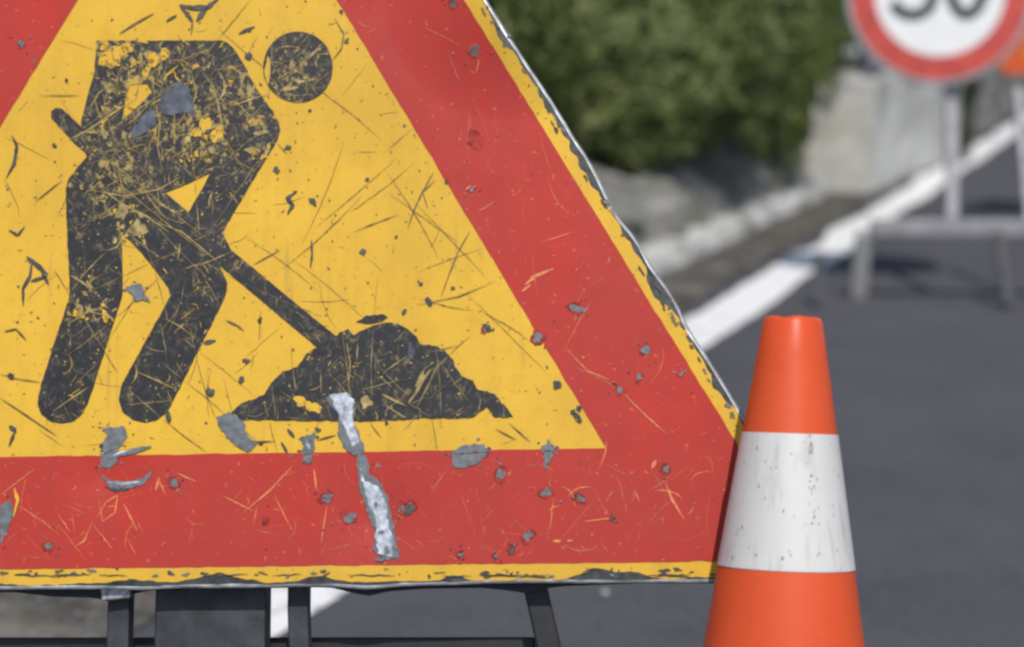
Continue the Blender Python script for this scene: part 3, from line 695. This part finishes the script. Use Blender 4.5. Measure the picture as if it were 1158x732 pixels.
# the ground: one sheet out to the horizon, banking up behind the verge
struct(sheet('ground', -300, 600, -400, 400, -.006, 2, 2, M_EA))
struct(sheet('road', -30, 90, -9, LW + .07, 0, 240, 4, M_AS))
m = MB()
A = []; B = []
for i in range(601):
    s = -12 + 60 * i / 600
    k_ = LW * (1 - .03 * max(0, min(s, 8))); A.append(rp(s, -k_ + .010 * noise.noise(Vector((s * 9, 0, 0))) + .034 * noise.noise(Vector((s * 1.5, 2, 0))), .004)); B.append(rp(s, k_ - .01 + .022 * noise.noise(Vector((s * 6, 5, 0))) + .045 * noise.noise(Vector((s * 1.9, 8, 0))), .004))
m.quadstrip(A, B); me = m.mesh('white_edge_line'); fix_normals(me)
if me.polygons[0].normal.z < 0: me.flip_normals()
struct(link('white_edge_line', me, line_paint()))
def bank(p, i, j):
    s, t = road_st(p); return .05 * noise.noise(p * 3) * min(1, max(0, (t - .3))) + max(0, t - 1.5) * .22 + .006 * noise.noise(p * 16)
struct(sheet('verge', -8, 40, LW + .05, 9, .003, 240, 60, M_EA, bank))

# ================================================================== KERB, ROCK LEDGE, CONCRETE BLOCK, RUBBLE WALL
KA, KB = gp(765, 303), gp(932, 222)
kd = (KB - KA); kl = kd.length; kd.normalize(); kn = Vector((-kd.y, kd.x, 0))
def kp(s, t, z): p = KA + kd * s + kn * t; return Vector((p.x, p.y, z))
def rocky(name, s0, s1, prof, ns, amp, freq, mat, parent=None, crack=0.0, seed=0):
    """a rough stone body: a profile (t, z) swept along the verge and broken up"""
    sub = []
    for (a, b_) in zip(prof, prof[1:]):
        k = max(1, int(math.hypot(b_[0] - a[0], b_[1] - a[1]) / .025))
        sub += [(a[0] + (b_[0] - a[0]) * i / k, a[1] + (b_[1] - a[1]) * i / k) for i in range(k)]
    sub.append(prof[-1]); n = len(sub); m = MB()
    for i in range(ns + 1):
        s = s0 + (s1 - s0) * i / ns
        for (t, z) in sub:
            p = kp(s, t, z); q = Vector((s * freq, t * freq, z * freq + seed))
            d = noise.fractal(q, 1.0, 2.0, 4) * amp
            cells = noise.cell_vector(Vector((s * freq * 1.1 + .4 * noise.noise(q), t * freq * .8, z * freq * 1.3 + seed)))
            k = min(1, z / .05)
            m.v.append(p + kn * ((d + (cells.x - .5) * crack) * k) + Vector((0, 0, (d * .7 + (cells.y - .5) * crack * .6) * k)))
    for i in range(ns):
        for j in range(n - 1): a = i * n + j; m.f.append([a, a + n, a + n + 1, a + 1]); m.m.append(0)
    for e in (0, ns): m.f.append([e * n + j for j in range(n)]); m.m.append(0)
    me = m.mesh(name, False); fix_normals(me); return link(name, me, mat, parent)
def stone(name, a, b_, c_, moss=(.10, .11, .035), moss_amt=.5, sc=8, bd=.02):
    m, nt, b = newmat(name); g = G(nt); co = g.coord()
    n1 = g.noise(co, sc, 7, .65); n2 = g.noise(co, sc * 6, 6, .7); n3 = g.noise(g.coord(loc=(9, 3, 1)), sc * .8, 5, .6)
    c = g.ramp(n1, [(.32, a), (.5, b_), (.68, c_)])
    c = g.mix(g.ramp(n2, [(.35, .45), (.6, 0.0)]), c, a)
    c = g.mix(g.ramp(n3, [(.54, 0.0), (.66, moss_amt)]), c, moss)
    g.l(c, b.inputs['Base Color']); b.inputs['Roughness'].default_value = .92; g.bump(n2, .7, bd, b); return m
M_ROCK = stone('grey_rock', (.09, .088, .08), (.22, .212, .195), (.43, .415, .385), moss_amt=.6, sc=6)
M_KERB = stone('pale_kerb_concrete', (.26, .25, .23), (.56, .55, .52), (.76, .75, .72), moss=(.17, .16, .12), moss_amt=.75, sc=4)
M_CONC = stone('weathered_concrete', (.34, .335, .31), (.52, .51, .48), (.68, .665, .63), moss=(.34, .31, .20), moss_amt=.7, sc=3.2, bd=.012)
tag(rocky('kerb', -3.2, kl + .05, [(.0, 0), (.012, .05), (.03, .07), (.11, .075), (.125, .0)], 190, .022, 4, M_KERB, None, .022), 'pale worn concrete kerb running below the rock ledge', 'kerb')
tag(rocky('rock_ledge', -3.4, kl + .30, [(.10, 0), (.12, .08), (.16, .19), (.24, .25), (.42, .28), (.60, .36), (.75, .40), (.9, .0)], 230, .06, 4.2, M_ROCK, None, .085, 3), 'rough grey rock ledge beneath the green shrub', 'rock ledge')

def block():
    c = gp(984, 219); root = empty('concrete_block', c, 'pale grey concrete pier end behind the speed limit sign', 'concrete pier')
    al = gp(1084, 178) - c; L = al.length; al.normalize(); ac = Vector((-al.y, al.x, 0)); W_ = .36; Hh = .57
    bm = bmesh.new(); bmesh.ops.create_cube(bm, size=1.0); bmesh.ops.subdivide_edges(bm, edges=bm.edges, cuts=11, use_grid_fill=True)
    for v in bm.verts:
        x, y, z = v.co.x + .5, v.co.y + .5, v.co.z + .5      # x away from the road, y along it, z up
        p = al * (y * L + .06 * z * (1 - y)) + ac * (x * (W_ - .06 * z)) + Vector((0, 0, z * Hh - .02))
        p += Vector((noise.noise(p * 5), noise.noise(p * 5 + Vector((9, 0, 0))), noise.noise(p * 5 + Vector((0, 9, 0))))) * .022
        v.co = p
    me = bpy.data.meshes.new('pier_body'); bm.to_mesh(me); bm.free(); fix_normals(me)
    o = link('pier_body', me, M_CONC, root); bevel(o, .012, 2)
    return root
block()
# rubble wall that carries on along the road past the block
SW, TW = road_st(gp(1085, 178)); TW = LW + .03
def rubble():
    m = MB(); ns, nz = 150, 14; s0, s1 = SW - .1, SW + 12
    rows = []
    prof = [(0, 0)] + [(.02 + .05 * i / 10, .62 * i / 10) for i in range(1, 11)] + [(.15, .64), (.35, .63), (.42, 0)]
    n = len(prof)
    for i in range(ns + 1):
        s = s0 + (s1 - s0) * i / ns
        for (t, z) in prof:
            q = Vector((s * 3, t * 3, z * 4)); c = noise.cell_vector(Vector((s * 4.2 + .5 * noise.noise(q), 1, z * 6.5)))
            d = noise.fractal(q * 1.5, 1, 2, 4) * .04 + (c.x - .5) * .07
            m.v.append(rp(s, TW + .05 + t + d * min(1, z / .05), z + d * .4 * min(1, z / .05)))
    for i in range(ns):
        for j in range(n - 1): a = i * n + j; m.f.append([a, a + n, a + n + 1, a + 1]); m.m.append(0)
    for e in (0, ns): m.f.append([e * n + j for j in range(n)]); m.m.append(0)
    me = m.mesh('rubble_wall'); fix_normals(me)
    return tag(link('rubble_wall', me, stone('rubble_stone', (.07, .07, .068), (.17, .165, .158), (.30, .295, .285), moss_amt=.5)), 'low grey rubble stone wall along the road past the concrete pier', 'stone wall')
rubble()

# ================================================================== SHRUBS
def leaf_mat(name, a, b_, c_):
    m, nt, b = newmat(name); g = G(nt)
    gi = g.n('ShaderNodeNewGeometry')
    c = g.ramp(gi.outputs['Random Per Island'], [(0, a), (.5, b_), (1, c_)])
    co = g.coord(); c = g.mix(g.ramp(g.noise(co, 3.5, 4), [(.4, 0.0), (.7, .6)]), c, a)
    g.l(c, b.inputs['Base Color']); b.inputs['Roughness'].default_value = .5; b.inputs['Specular IOR Level'].default_value = .35
    tr = g.n('ShaderNodeBsdfTranslucent'); g.l(c, tr.inputs['Color']); mx = g.n('ShaderNodeMixShader'); mx.inputs[0].default_value = .45
    out = [x for x in nt.nodes if x.type == 'OUTPUT_MATERIAL'][0]
    g.l(b.outputs[0], mx.inputs[1]); g.l(tr.outputs[0], mx.inputs[2]); g.l(mx.outputs[0], out.inputs[0]); return m
LEAF = leaf_mat('olive_green_leaf', (.095, .140, .032), (.205, .255, .080), (.38, .40, .18))
LEAF2 = leaf_mat('yellow_green_leaf', (.080, .125, .022), (.150, .205, .040), (.23, .27, .07))
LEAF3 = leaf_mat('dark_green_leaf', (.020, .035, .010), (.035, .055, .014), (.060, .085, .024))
BARK = simple('shrub_bark', (.07, .05, .035), .9, 0, .3, 40)
def shrub(name, label, base, lobes, nleaf, size, mat, group=None):
    """lobes: (centre offset, radii); leaves fill a lumpy shell, denser towards the outside"""
    root = empty(name, base, label, 'shrub', group)
    vol = np.array([r[0] * r[1] + r[1] * r[2] + r[0] * r[2] for c, r in lobes]); vol /= vol.sum()
    V = []; Fc = []
    for (c, r), k in zip(lobes, vol):
        n = int(nleaf * k); d = rng.normal(size=(n, 3)); d /= np.linalg.norm(d, axis=1)[:, None]
        lump = np.array([1 + .44 * noise.noise(Vector(x) * 2.9 + Vector(c) * 3) + .24 * noise.noise(Vector(x) * 6.5 + Vector(c)) for x in d])
        rad = lump * (1 - .42 * rng.random(n) ** 1.7 * (.62 if nleaf > 2000 else 1))
        # thin out: gaps where the noise is low
        keep = np.array([noise.noise(Vector(x) * 4.5 + Vector(c) * 5 + Vector((3, 3, 3))) > -.52 for x in d]); d, rad = d[keep], rad[keep]; n = len(d)
        P = np.array(c) + d * rad[:, None] * np.array(r)
        nrm = d + rng.normal(scale=.36, size=(n, 3)) + np.array([.15, -.35, .6]); nrm /= np.linalg.norm(nrm, axis=1)[:, None]
        t = np.cross(nrm, rng.normal(size=(n, 3))); t /= np.linalg.norm(t, axis=1)[:, None]; bb = np.cross(nrm, t)
        L = size * rng.uniform(.6, 1.35, n)[:, None]; Wd = L * .42
        b0 = sum(len(x) for x in V)
        V.append(np.stack([P - t * L * .5, P + bb * Wd * .5 + nrm * L * .05, P + t * L * .5, P - bb * Wd * .5 + nrm * L * .05], 1).reshape(-1, 3))
        Fc.append(np.arange(n * 4).reshape(n, 4) + b0)
    V = np.concatenate(V); Fc = np.concatenate(Fc)
    me = bpy.data.meshes.new('foliage'); me.from_pydata(V.tolist(), [], Fc.tolist()); me.update(); link('foliage', me, mat, root)
    m = MB()                                               # stems up into every lobe
    for (c, r) in lobes:
        for _ in range(3):
            a = Vector((c[0] * .35 + random.uniform(-.02, .02), c[1] * .35, -.05)); e = Vector(c) + Vector((random.uniform(-.5, .5) * r[0], random.uniform(-.4, .4) * r[1], random.uniform(0, .6) * r[2]))
            pts = [a.lerp(e, i / 6) + Vector((random.uniform(-.03, .03), random.uniform(-.03, .03), 0)) * (i > 0) for i in range(7)]
            for i, p in enumerate(pts):
                rr = (.022 if nleaf > 2000 else .006) * (1 - i / 7.5)
                for k in range(6): m.v.append(p + Vector((math.cos(k * PI / 3) * rr, math.sin(k * PI / 3) * rr, 0)))
            b0 = len(m.v) - 42
            for i in range(6):
                for k in range(6): m.f.append([b0 + i * 6 + k, b0 + i * 6 + (k + 1) % 6, b0 + i * 6 + 6 + (k + 1) % 6, b0 + i * 6 + 6 + k]); m.m.append(0)
    link('stems', m.mesh('stems', True), BARK, root)
    return root
def at(px, Z, z):                                            # a ground-plan point seen in column px at camera depth Z
    p = dp(px, 100, Z); return Vector((p.x, p.y, z))
GR = 'shrubs behind the rock ledge'
b0 = at(690, 8.1, .30)
shrub('broadleaf_shrub', 'broad olive green shrub overhanging the rock ledge, fullest in view', b0,
      [((-.45, .10, .62), (.62, .50, .58)), ((.10, -.10, .50), (.55, .45, .50)), ((.42, .12, .62), (.40, .45, .56)), ((.0, .25, 1.10), (.75, .50, .55)), ((-.75, .2, 1.1), (.6, .5, .6)), ((.10, -.32, .20), (.20, .18, .22)), ((.60, .3, 1.15), (.32, .4, .5))], 90000, .040, LEAF, GR)
b0 = at(908, 8.9, .34)
shrub('upright_shrub', 'narrow brighter green shrub standing beside the concrete pier', b0,
      [((-.10, 0, .42), (.27, .26, .50)), ((-.03, .05, 1.05), (.20, .25, .5)), ((.02, .05, 1.5), (.22, .25, .4))], 20000, .036, LEAF2, GR)
b0 = at(905, 10.2, .5)  # dark leaf colour fills the gap behind the other shrubs
shrub('background_shrub', 'dark green shrub behind the other shrubs and pier', b0,
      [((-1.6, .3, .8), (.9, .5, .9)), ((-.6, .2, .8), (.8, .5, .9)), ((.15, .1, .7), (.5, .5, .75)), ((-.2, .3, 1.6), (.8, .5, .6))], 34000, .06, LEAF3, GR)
b0 = at(330, 7.4, .30)
shrub('hedge_shrub', 'wide green shrub hidden behind the roadworks triangle', b0,
      [((-.6, .1, .6), (.7, .5, .6)), ((.3, .1, .7), (.7, .5, .7)), ((-.1, .2, 1.2), (.8, .5, .5))], 16000, .06, LEAF, GR)
b0 = at(1092, 10.9, .05)
shrub('wall_plant', 'small dark weed growing at the foot of the rubble wall', b0, [((0, -.05, .20), (.05, .06, .20)), ((.02, -.05, .38), (.06, .06, .12))], 500, .035, LEAF3)

# ================================================================== SPEED LIMIT SIGN ON ITS STAND
def speed_sign():
    Zs = 6.43; c0 = dp(1063, -10, Zs); R_ = 104.5 * Zs / F
    gz = gp(1063, 338); root = empty('speed_limit_sign', (c0.x, gz.y, 0), 'round 50 speed limit sign with red ring on a grey tubular stand', 'road sign')
    yaw = math.radians(-4); ca, sa = math.cos(yaw), math.sin(yaw); lean = math.radians(6)
    u = Vector((ca, sa, 0)); fw = Vector((-sa, ca, 0)); v = Vector((0, 0, 1)) * math.cos(lean) + fw * math.sin(lean); n = u.cross(v)
    M = Matrix(((u.x, v.x, n.x, c0.x), (u.y, v.y, n.y, c0.y), (u.z, v.z, n.z, c0.z), (0, 0, 0, 1)))
    def ring(r0, r1, w, N=96):
        m = MB(); P = lambda r: [Vector((r * math.cos(2 * PI * i / N), r * math.sin(2 * PI * i / N), w)) for i in range(N + 1)]
        if r0 == 0: m.poly([[p for p in P(r1)[:-1]]])
        else: m.quadstrip(P(r0), P(r1))
        return m
    m = ring(0, R_, 0); N = 96
    P = lambda r, w: [Vector((r * math.cos(2 * PI * i / N), r * math.sin(2 * PI * i / N), w)) for i in range(N + 1)]
    m.quadstrip(P(R_, 0), P(R_ + .004, -.003)); m.quadstrip(P(R_ + .004, -.003), P(R_ + .004, -.022)); m.quadstrip(P(R_ + .004, -.022), P(R_ - .01, -.022))
    m.quadstrip(P(R_ - .01, -.022), P(0.001, -.003))
    me = m.mesh('sign_disc'); fix_normals(me); link('sign_disc', me, simple('grey_sign_back', (.35, .34, .34), .5, .3, .15, 20), root, M)
    link('red_ring', ring(R_ * .70, R_ * .955, .0010).mesh('red_ring'), simple('red_reflective_film', (.52, .062, .048), .5, 0, .14, 12), root, M)
    link('white_face', ring(0, R_ * .70, .0006).mesh('white_face'), simple('white_reflective_film', (.76, .76, .75), .45, 0, .03, 12), root, M)
    # the number 50, as strokes
    s = R_ / 104.5; st = 13.5
    def stroke(pts, closed=False):
        m = MB(); L = [Vector((p[0] * s, p[1] * s)) for p in pts]; k = len(L); A = []; B = []
        for i in range(k):
            a = L[(i - 1) % k] if closed or i else L[0]; b_ = L[(i + 1) % k] if closed or i < k - 1 else L[-1]; t = (b_ - a).normalized(); q = Vector((-t.y, t.x)) * st * s / 2
            A.append((L[i].x + q.x, L[i].y + q.y, .0016)); B.append((L[i].x - q.x, L[i].y - q.y, .0016))
        if closed: A.append(A[0]); B.append(B[0])
        m.quadstrip(A, B); return m
    five = [(-6, 58), (-48, 58), (-52, 8), (-44, 14), (-34, 17), (-22, 15), (-13, 8), (-8, -3), (-9, -14), (-15, -22), (-25, -27), (-36, -27), (-46, -22), (-53, -13)]
    five = [(-6, 58), (-30, 58), (-48, 58), (-50, 34), (-52, 8)] + five[3:]
    zero = [(30 + 20 * math.cos(a), 15.5 + 42 * math.sin(a)) for a in [2 * PI * i / 40 for i in range(40)]]
    bk = simple('black_digit_film', (.035, .037, .042), .5, 0, .1, 20)
    link('digit_five', stroke(five).mesh('digit_five'), bk, root, M); link('digit_zero', stroke(zero, True).mesh('digit_zero'), bk, root, M)
    # stand
    steel = simple('galvanised_tube', (.34, .33, .345), .5, .25, .15, 30); dull = simple('dull_grey_tube', (.46, .45, .43), .6, .2, .15, 30); dark = simple('dark_tube', (.070, .071, .078), .7, 0, .2, 30)
    def tube(name, a, b_, r, mat, sq=False):
        d = (b_ - a); z = d.normalized(); x = z.orthogonal().normalized() if not sq else (RX - z * RX.dot(z)).normalized()
        if abs(z.dot(RX)) > .9 and sq: x = (Vector((0, 0, 1)) - z * z.z).normalized()
        y = z.cross(x); m = MB(); N = 4 if sq else 14
        for p in (a, b_):
            for k in range(N): an = 2 * PI * (k + .5) / N; m.v.append(p + (x * math.cos(an) + y * math.sin(an)) * r * (1.414 if sq else 1))
        for k in range(N): m.f.append([k, (k + 1) % N, N + (k + 1) % N, N + k]); m.m.append(0)
        m.f += [list(range(N))[::-1], list(range(N, 2 * N))]; m.m += [0, 0]
        me = m.mesh(name); fix_normals(me); o = link(name, me, mat, root, Matrix.Identity(4)); bevel(o, .003); return o
    k = Zs / F
    tube('post', dp(1076, -100, Zs + .14), dp(1076, 247, Zs + .05), 6.5 * k, steel, True)
    tube('crossbar', dp(985, 257, Zs), dp(1330, 258, Zs), 8.5 * k, steel, True)
    L1 = gp(970, 336); tube('leg', dp(977, 262, Zs + .02), L1, 8.5 * k, dull, True)
    tube('leg', dp(1290, 262, Zs + .02), gp(1300, 338), 8.5 * k, dull, True)
    tube('leg', dp(1151, 100, Zs + .1), dp(1164, 250, Zs + .03), 5 * k, steel, True)
    B1, B2 = gp(924, 347), gp(1140, 349)  # two thin dark uprights by the stand, close to the asphalt's tone
    tube('dark_upright', dp(927, 285, Zs - .05), B1 + Vector((0, 0, .01)), 5 * k, dark, True)
    tube('dark_upright', dp(1128, 262, Zs - .03), B2 + Vector((0, 0, .01)), 5 * k, dark, True)
    return root
SPD = speed_sign()
SPD_BAR = None

# a second triangle, seen only past the edge of the round one
def second():
    Zs = 8.2; k = Zs / F; c = dp(1128, 84, Zs); side = .9
    gz = 0.0; root = empty('warning_triangle', (c.x + side / 2, c.y, 0), 'yellow and red triangular sign mostly outside the frame behind the speed sign', 'road sign')
    M = Matrix(((1, 0, 0, c.x + side / 2 - .02), (0, 0, -1, c.y), (0, 1, 0, c.z + side / (2 * math.sqrt(3))), (0, 0, 0, 1)))
    def lay(name, loops, w, mat, th=0):
        m = MB(); m.poly([[(p[0], p[1], w) for p in L] for L in loops])
        if th:
            L = loops[0] + loops[0][:1]; m.quadstrip([(p[0], p[1], w) for p in L], [(p[0], p[1], w - th) for p in L])
        me = m.mesh(name); return link(name, me, mat, root, M)
    lay('sign_plate', [tri_loop(side, .04)], 0, simple('triangle_yellow', (.72, .36, .04), .5, 0, .08, 20), .02)
    lay('red_border', [tri_loop(side - .01, .035), tri_loop(side - .25, .0)], .001, simple('triangle_orange_red', (.66, .10, .02), .5, 0, .08, 20))
    for dx in (-.15, .15):
        m = MB(); a = Vector((c.x + side / 2 + dx, c.y + .04, 0)); b_ = Vector((a.x, a.y, c.z + .25)); m.box((a + b_) / 2, (Vector((.016, 0, 0)), Vector((0, .016, 0)), (b_ - a) / 2)); me = m.mesh('post'); fix_normals(me)
        link('post', me, simple('triangle_post', (.3, .3, .3), .5, .3, .1, 30), root, Matrix.Identity(4))
second()

# marker post with a bright domed cap at the end of the pier
def marker():
    Zs = 9.62; k = Zs / F; top = dp(986, 55, Zs); g0 = Vector((top.x, top.y, .53)); root = empty('marker_post', g0, 'dark grey steel post with shiny round cap on top of the concrete pier', 'post')
    def lathe(name, prof, mat, c):
        m = MB(); N = 24; n = len(prof)
        for j in range(N):
            for (r, z) in prof: m.v.append(Vector((c.x + r * math.cos(2 * PI * j / N), c.y + r * math.sin(2 * PI * j / N), z)))
        for j in range(N):
            q = (j + 1) % N
            for i in range(n - 1): m.f.append([j * n + i, q * n + i, q * n + i + 1, j * n + i + 1]); m.m.append(0)
        me = m.mesh(name, True); fix_normals(me); link(name, me, mat, root, Matrix.Identity(4))
    lathe('post_shaft', [(.055, g0.z), (.055, top.z + .02), (.0, top.z + .04)], simple('dark_steel_post', (.10, .11, .13), .5, .2, .2, 20), g0)
    c2 = dp(962, 60, Zs - .04)
    lathe('reflector_cap', [(.036 * math.sin(PI * i / 10), c2.z - .036 * math.cos(PI * i / 10)) for i in range(11)], simple('chrome_cap', (.88, .88, .85), .22, .6, .03, 20), c2)
    m = MB(); a = Vector((c2.x, c2.y, c2.z)); b_ = Vector((g0.x, g0.y, c2.z)); m.box((a + b_) / 2, ((b_ - a) / 2, Vector((0, .012, 0)), Vector((0, 0, .012)))); me = m.mesh('cap_arm'); fix_normals(me)
    link('cap_arm', me, simple('dark_steel_arm', (.10, .11, .13), .5, .2, .2, 20), root, Matrix.Identity(4))
marker()

# pale pebble on the asphalt
def pebble(px, py, r, label):
    p = gp(px, py); bm = bmesh.new(); bmesh.ops.create_icosphere(bm, subdivisions=3, radius=r)
    for v in bm.verts: v.co *= 1 + .3 * noise.noise(v.co / r * 1.3 + Vector((px, 0, 0))); v.co.z *= .6
    me = bpy.data.meshes.new('pebble'); bm.to_mesh(me); bm.free()
    o = link('pebble', me, stone('pebble_stone', (.30, .30, .29), (.4, .4, .39), (.5, .5, .48), moss_amt=0, sc=60, bd=.002)); o.location = (p.x, p.y, r * .35); tag(o, label, 'pebble')
pebble(684, 672, .0075, 'small pale pebble lying on the asphalt below the triangle sign')

# ================================================================== LIGHT
EL, AZ = math.radians(54), math.radians(10)                  # sun behind the camera, to the right
sd = Vector((math.sin(AZ) * math.cos(EL), -math.cos(AZ) * math.cos(EL), math.sin(EL)))   # towards the sun
sl = bpy.data.lights.new('sun', 'SUN'); sl.energy = 3.7; sl.angle = math.radians(.6); sl.color = (1, .96, .90)
so = bpy.data.objects.new('sun', sl); COL.objects.link(so); so.rotation_euler = (-sd).to_track_quat('-Z', 'Y').to_euler(); so.location = sd * 30
wd = bpy.data.worlds.new('World'); scn.world = wd; wd.use_nodes = True; nt = wd.node_tree; nt.nodes.clear()
sky = nt.nodes.new('ShaderNodeTexSky'); sky.sky_type = 'NISHITA'; sky.sun_disc = False; sky.sun_elevation = EL; sky.sun_rotation = math.atan2(sd.x, sd.y)
bg = nt.nodes.new('ShaderNodeBackground'); bg.inputs[1].default_value = .12; ow = nt.nodes.new('ShaderNodeOutputWorld')
nt.links.new(sky.outputs[0], bg.inputs[0]); nt.links.new(bg.outputs[0], ow.inputs[0])
scn.view_settings.view_transform = 'Standard'; scn.view_settings.look = 'None'; scn.view_settings.exposure = 0.0; scn.view_settings.gamma = 1
scn.cycles.pixel_filter_type = 'BLACKMAN_HARRIS'; scn.cycles.filter_width = 2.6
scn.cycles.use_denoising = True
